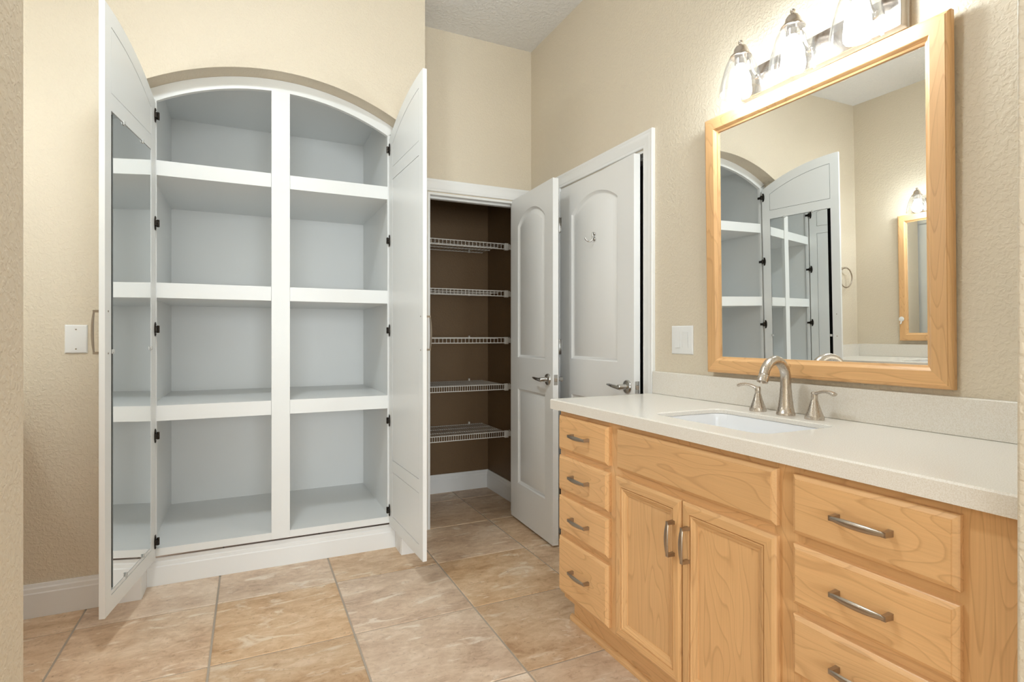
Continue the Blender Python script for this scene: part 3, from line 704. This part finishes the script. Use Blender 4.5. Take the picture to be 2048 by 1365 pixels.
# faucet
FA = thing('faucet', 'brushed nickel widespread faucet behind the right-hand basin', 'faucet', VC, 'twin faucets')
bx, by = 1.596, 1.262; u = Vector((-0.985, -0.17, 0)).normalized()
def SPp(o, z): return (bx + u.x * o, by + u.y * o, z)
pts = [SPp(0, ZT), SPp(0, ZT + 0.003), SPp(0, ZT + 0.009), SPp(0, ZT + 0.010), SPp(0.0, ZT + 0.03), SPp(0.0, ZT + 0.06), SPp(0.0, ZT + 0.09), SPp(0.001, ZT + 0.115)]
rr = [0.0290, 0.0295, 0.0285, 0.0272, 0.0232, 0.0196, 0.0172, 0.0162]
for k in range(1, 13):
    t = k / 12 * math.radians(163)
    pts.append(SPp(0.066 - 0.066 * math.cos(t), ZT + 0.120 + 0.062 * math.sin(t))); rr.append(0.0160 - 0.0008 * k / 12)
m = MB(); m.tube(pts, rr, 22)
m.build('spout', M['nickel'], FA, smooth=45)
p_end = Vector(pts[-1]); dirn = (p_end - Vector(pts[-2])).normalized()
m = MB(); m.lathe([(0.0140, -0.0005), (0.0156, 0.0018), (0.0172, 0.022), (0.0176, 0.025), (0.0145, 0.025), (0.0135, 0.019)], p_end, dirn, 22)
m.build('spray_head', M['nickel'], FA, smooth=40)
for hy0, sg in ((1.371, 1), (1.158, -1)):
    m = MB(); m.lathe([(0.0278, 0), (0.0284, 0.002), (0.0272, 0.012), (0.0258, 0.0125), (0.0205, 0.026), (0.0155, 0.042), (0.0115, 0.056), (0.0098, 0.061), (0.0094, 0.064), (0.0098, 0.066), (0.0102, 0.079), (0.0085, 0.085)], (1.594, hy0, ZT), (0, 0, 1), 22)
    h = m.build('handle', M['nickel'], FA, smooth=40)
    pts = []; rr = []
    for k in range(11):
        q = k / 10
        pts.append((1.594 - 0.012 * q, hy0 + sg * (-0.004 + 0.078 * q), ZT + 0.076 + 0.016 * math.sin(q * 2.4) - 0.003 * q)); rr.append(0.0098 - 0.0020 * math.sin(q * PI) + (0.0006 if q > 0.6 else 0))
    m = MB(); m.tube(pts, rr, 12, True, ((1, 0, 0), 0.55)); m.build('lever', M['nickel'], h, smooth=60)

# ================================================================== MIRROR
MC = (1.654, 1.236, 1.5275)
MI = thing('wall_mirror', 'large maple-framed mirror above the near vanity', 'mirror', MC, 'twin framed mirrors')
hw, hh = 0.424, 0.4975
def TM(a, b, h): return (MC[0] - h, MC[1] + a, MC[2] + b)
MP = [(0, -0.010), (0, 0.004), (0.002, 0.008), (0.006, 0.011), (0.010, 0.0118), (0.011, 0.0135), (0.047, 0.0135), (0.049, 0.0125), (0.0555, 0.006), (0.0565, 0.0045), (0.0625, 0.0025), (0.0625, -0.003), (0.050, -0.010)]
for mb_, nm in zip(mitre_pieces(-hw, hw, -hh, hh, MP, TM), ('rail', 'stile', 'rail', 'stile')):
    mb_.build('frame_' + nm, M['mapY'] if nm == 'rail' else M['mapZ'], MI)
MB().prism(rect_poly(-hw + 0.055, hw - 0.055, -hh + 0.055, hh - 0.055), -0.0075, -0.0031, TM).build('mirror_pane', M['mirror'], MI)

# ================================================================== VANITY LIGHT
LC = (1.68, 1.2075, 2.09)
VL = thing('vanity_light', 'three-lamp nickel vanity light with clear bell shades above the near mirror', 'light fixture', LC, 'twin vanity lights')
def TB(a, b, h): return (XR - h, LC[1] + a, LC[2] + b)
hw2, hb2 = 0.283, 0.054
m = MB(); lv = [(0, 0.0), (0, 0.010), (0.003, 0.013), (0.004, 0.018), (0.0045, 0.038), (0.006, 0.040), (0.008, 0.0405)]
m.loops([[TB(-hw2 + d, -hb2 + d, h), TB(hw2 - d, -hb2 + d, h), TB(hw2 - d, hb2 - d, h), TB(-hw2 + d, hb2 - d, h)] for d, h in lv], True, True)
m.build('back_bar', M['bar'], VL, smooth=20)
for dy in (0.207, 0.0, -0.207):
    yc = LC[1] + dy; xc = 1.560
    m = MB()
    pts = [(XR - 0.038, yc, 2.105), (XR - 0.058, yc, 2.118), (1.606, yc, 2.16), (1.594, yc, 2.188), (1.578, yc, 2.200), (1.562, yc, 2.199)]
    m.tube(pts, [0.006, 0.005, 0.0042, 0.0042, 0.0042, 0.0042], 10)
    m.lathe([(0.014, 0), (0.014, 0.003), (0.009, 0.008)], (XR - 0.040, yc, 2.105), (-1, 0, 0), 14)
    m.build('arm', M['bar'], VL, smooth=45)
    m = MB()
    m.lathe([(0.004, 2.212), (0.008, 2.209), (0.0085, 2.204), (0.006, 2.198), (0.008, 2.195), (0.016, 2.191), (0.022, 2.182), (0.0245, 2.170), (0.028, 2.164), (0.035, 2.158), (0.037, 2.153), (0.033, 2.152), (0.020, 2.153)], (xc, yc, 0), (0, 0, 1), 26)
    cap = m.build('shade_cap', M['bar'], VL, smooth=40)
    m = MB(); m.lathe([(0.0205, 2.153), (0.0205, 2.124), (0.018, 2.122)], (xc, yc, 0), (0, 0, 1), 20); m.build('socket', M['bar'], cap, smooth=40)
    m = MB(); prof = [(0.030, 2.156), (0.040, 2.148), (0.049, 2.130), (0.0575, 2.104), (0.0645, 2.075), (0.0690, 2.050), (0.0715, 2.032), (0.0725, 2.028), (0.0705, 2.028), (0.0690, 2.034), (0.0670, 2.050), (0.0625, 2.076), (0.0557, 2.104), (0.0473, 2.130), (0.0385, 2.146), (0.029, 2.1545)]
    m.lathe(prof, (xc, yc, 0), (0, 0, 1), 36, False, False); m.build('glass_shade', M['glass'], VL, smooth=60)
    m = MB(); m.lathe([(0.0145, 2.124), (0.018, 2.114), (0.026, 2.098), (0.0325, 2.080), (0.0345, 2.064), (0.0325, 2.048), (0.0255, 2.035), (0.014, 2.027), (0.002, 2.025)], (xc, yc, 0), (0, 0, 1), 24); m.build('bulb', M['bulb'], VL, smooth=80)

# ================================================================== SECOND VANITY (seen in the mirror), same set turned round
def opposite(root, label, dz=0.0):
    o = copy_tree(root); l = root.location
    o.location = (XL + XR - l.x, 3.405 - l.y, l.z + dz); o.rotation_euler = (0, 0, PI); o['label'] = label
    return o
opposite(van, 'maple vanity cabinet on the opposite wall, seen in the mirror')
ct2 = opposite(CT, 'cream countertop of the opposite vanity, seen in the mirror')
opposite(BS, 'cream backsplash strip of the opposite vanity, seen in the mirror')
sd = MB().box(-0.92, XL + 0.0205, 2.925, YB - 0.0005, ZT, 1.013).build('side_splash', M['quartz'])
tag(sd, 'cream side splash on the arched wall, seen in the mirror', 'backsplash')
opposite(SK, 'white basin of the opposite vanity')
opposite(FA, 'brushed nickel faucet of the opposite vanity')
opposite(MI, 'maple-framed mirror on the opposite wall, seen in the near mirror', 0.012)
opposite(VL, 'vanity light on the opposite wall, one lamp seen in the near mirror')
# the near mirror hangs slightly off the wall
MI.rotation_euler = (0, -math.radians(0.9), 0)
MI.rotation_euler = (Matrix.Rotation(math.radians(0.8), 3, 'Z') @ Matrix.Rotation(-math.radians(0.9), 3, 'Y')).to_euler()

# ================================================================== ADDED CEILING DOME (unseen fill light, out of frame)
CL = thing('ceiling_fill_dome', 'added frosted ceiling dome, unseen fill light in the middle of the bathroom', 'light fixture', (-0.2, 1.6, ZC))
m = MB(); m.lathe([(0.175, 0), (0.178, -0.006), (0.178, -0.020), (0.168, -0.024)], (-0.2, 1.6, ZC), (0, 0, 1), 40); m.build('base_ring', M['nickel'], CL, smooth=40)
m = MB(); m.lathe([(0.164, -0.024), (0.155, -0.040), (0.125, -0.060), (0.08, -0.074), (0.03, -0.080), (0.002, -0.081)], (-0.2, 1.6, ZC), (0, 0, 1), 40); m.build('dome', M['dome'], CL, smooth=80)

# ================================================================== SMALL WALL FITTINGS
def wall_plate(name, label, cat, c, T, w2, h2):
    root = thing(name, label, cat, c)
    m = MB(); lv = [(0, 0.0003), (0, 0.0025), (0.004, 0.0062), (0.006, 0.0066)]
    m.loops([[T(-w2 + d, -h2 + d, h), T(w2 - d, -h2 + d, h), T(w2 - d, h2 - d, h), T(-w2 + d, h2 - d, h)] for d, h in lv], True, True)
    m.build('plate', M['plastic'], root, smooth=20)
    return root
pc = (-0.672, YB, 1.160); TP = lambda a, b, h: (pc[0] + a, pc[1] - h, pc[2] + b)
r = wall_plate('blank_wall_plate', 'blank white wall plate left of the mirrored cabinet door', 'wall plate', pc, TP, 0.0395, 0.061)
for b_ in (0.042, -0.042):
    m = MB(); m.lathe([(0.0035, 0), (0.0035, 0.001), (0.002, 0.0016)], TP(0, b_, 0.0066), (0, -1, 0), 10); m.build('screw', M['lever'], r)
pc2 = (XR, 1.834, 1.156); TS = lambda a, b, h: (pc2[0] - h, pc2[1] + a, pc2[2] + b)
r = wall_plate('light_switch', 'white double rocker light switch between the ajar door and mirror', 'light switch', pc2, TS, 0.0645, 0.061)
for a_, tilt in ((0.023, 1), (-0.023, -1)):
    m = MB()
    for s_ in (1, -1):
        pass
    hts = (0.0072, 0.0085, 0.0108) if tilt > 0 else (0.0108, 0.0085, 0.0072)
    l = []
    for zz, hh_ in zip((0.033, 0.0, -0.033), hts): l.append([TS(a_ - 0.0155, zz, 0.0066), TS(a_ + 0.0155, zz, 0.0066), TS(a_ + 0.0155, zz, hh_), TS(a_ - 0.0155, zz, hh_)])
    m.loops(l, True, True); m.build('rocker', M['plastic'], r)
    m = MB(); fr = [(0, 0.0066), (0, 0.0074), (0.0015, 0.0074), (0.0015, 0.0066)]
    for p_ in mitre_pieces(a_ - 0.0178, a_ + 0.0178, -0.0355, 0.0355, fr, TS): m.add(p_.v, p_.f)
    m.build('rocker_frame', M['plastic'], r)
# towel ring on the arched wall, seen in the mirror
tr = (-1.225, YB, 1.655)
r = thing('towel_ring', 'nickel towel ring on the arched wall, seen in the mirror', 'towel ring', tr)
m = MB(); m.lathe([(0.021, 0), (0.021, 0.004), (0.013, 0.010), (0.008, 0.014), (0.0075, 0.045), (0.010, 0.050), (0.006, 0.056)], tr, (0, -1, 0), 18); m.build('post', M['nickel'], r, smooth=40)
m = MB(); rad = 0.082; cz = tr[2] - rad
lpz = [(tr[0] + rad * math.sin(2 * PI * k / 40), YB - 0.048, cz + rad * math.cos(2 * PI * k / 40)) for k in range(41)]
m.tube(lpz, 0.0055, 8, False); m.build('ring', M['pull'], r, smooth=60)
# little white suction hook on the opposite mirror frame
hk = (XL + 0.0405, 2.572, 1.215)
r = thing('adhesive_hook', 'small white adhesive hook on the opposite mirror frame', 'hook', hk)
m = MB(); m.lathe([(0.020, 0), (0.019, 0.003), (0.010, 0.006)], hk, (1, 0, 0), 18); m.build('pad', M['plastic'], r, smooth=40)
m = MB(); m.tube([(hk[0] + 0.004, hk[1], hk[2] - 0.012), (hk[0] + 0.006, hk[1], hk[2] - 0.030), (hk[0] + 0.012, hk[1], hk[2] - 0.038), (hk[0] + 0.018, hk[1], hk[2] - 0.032)], 0.004, 8); m.build('hook', M['plastic'], r, smooth=50)
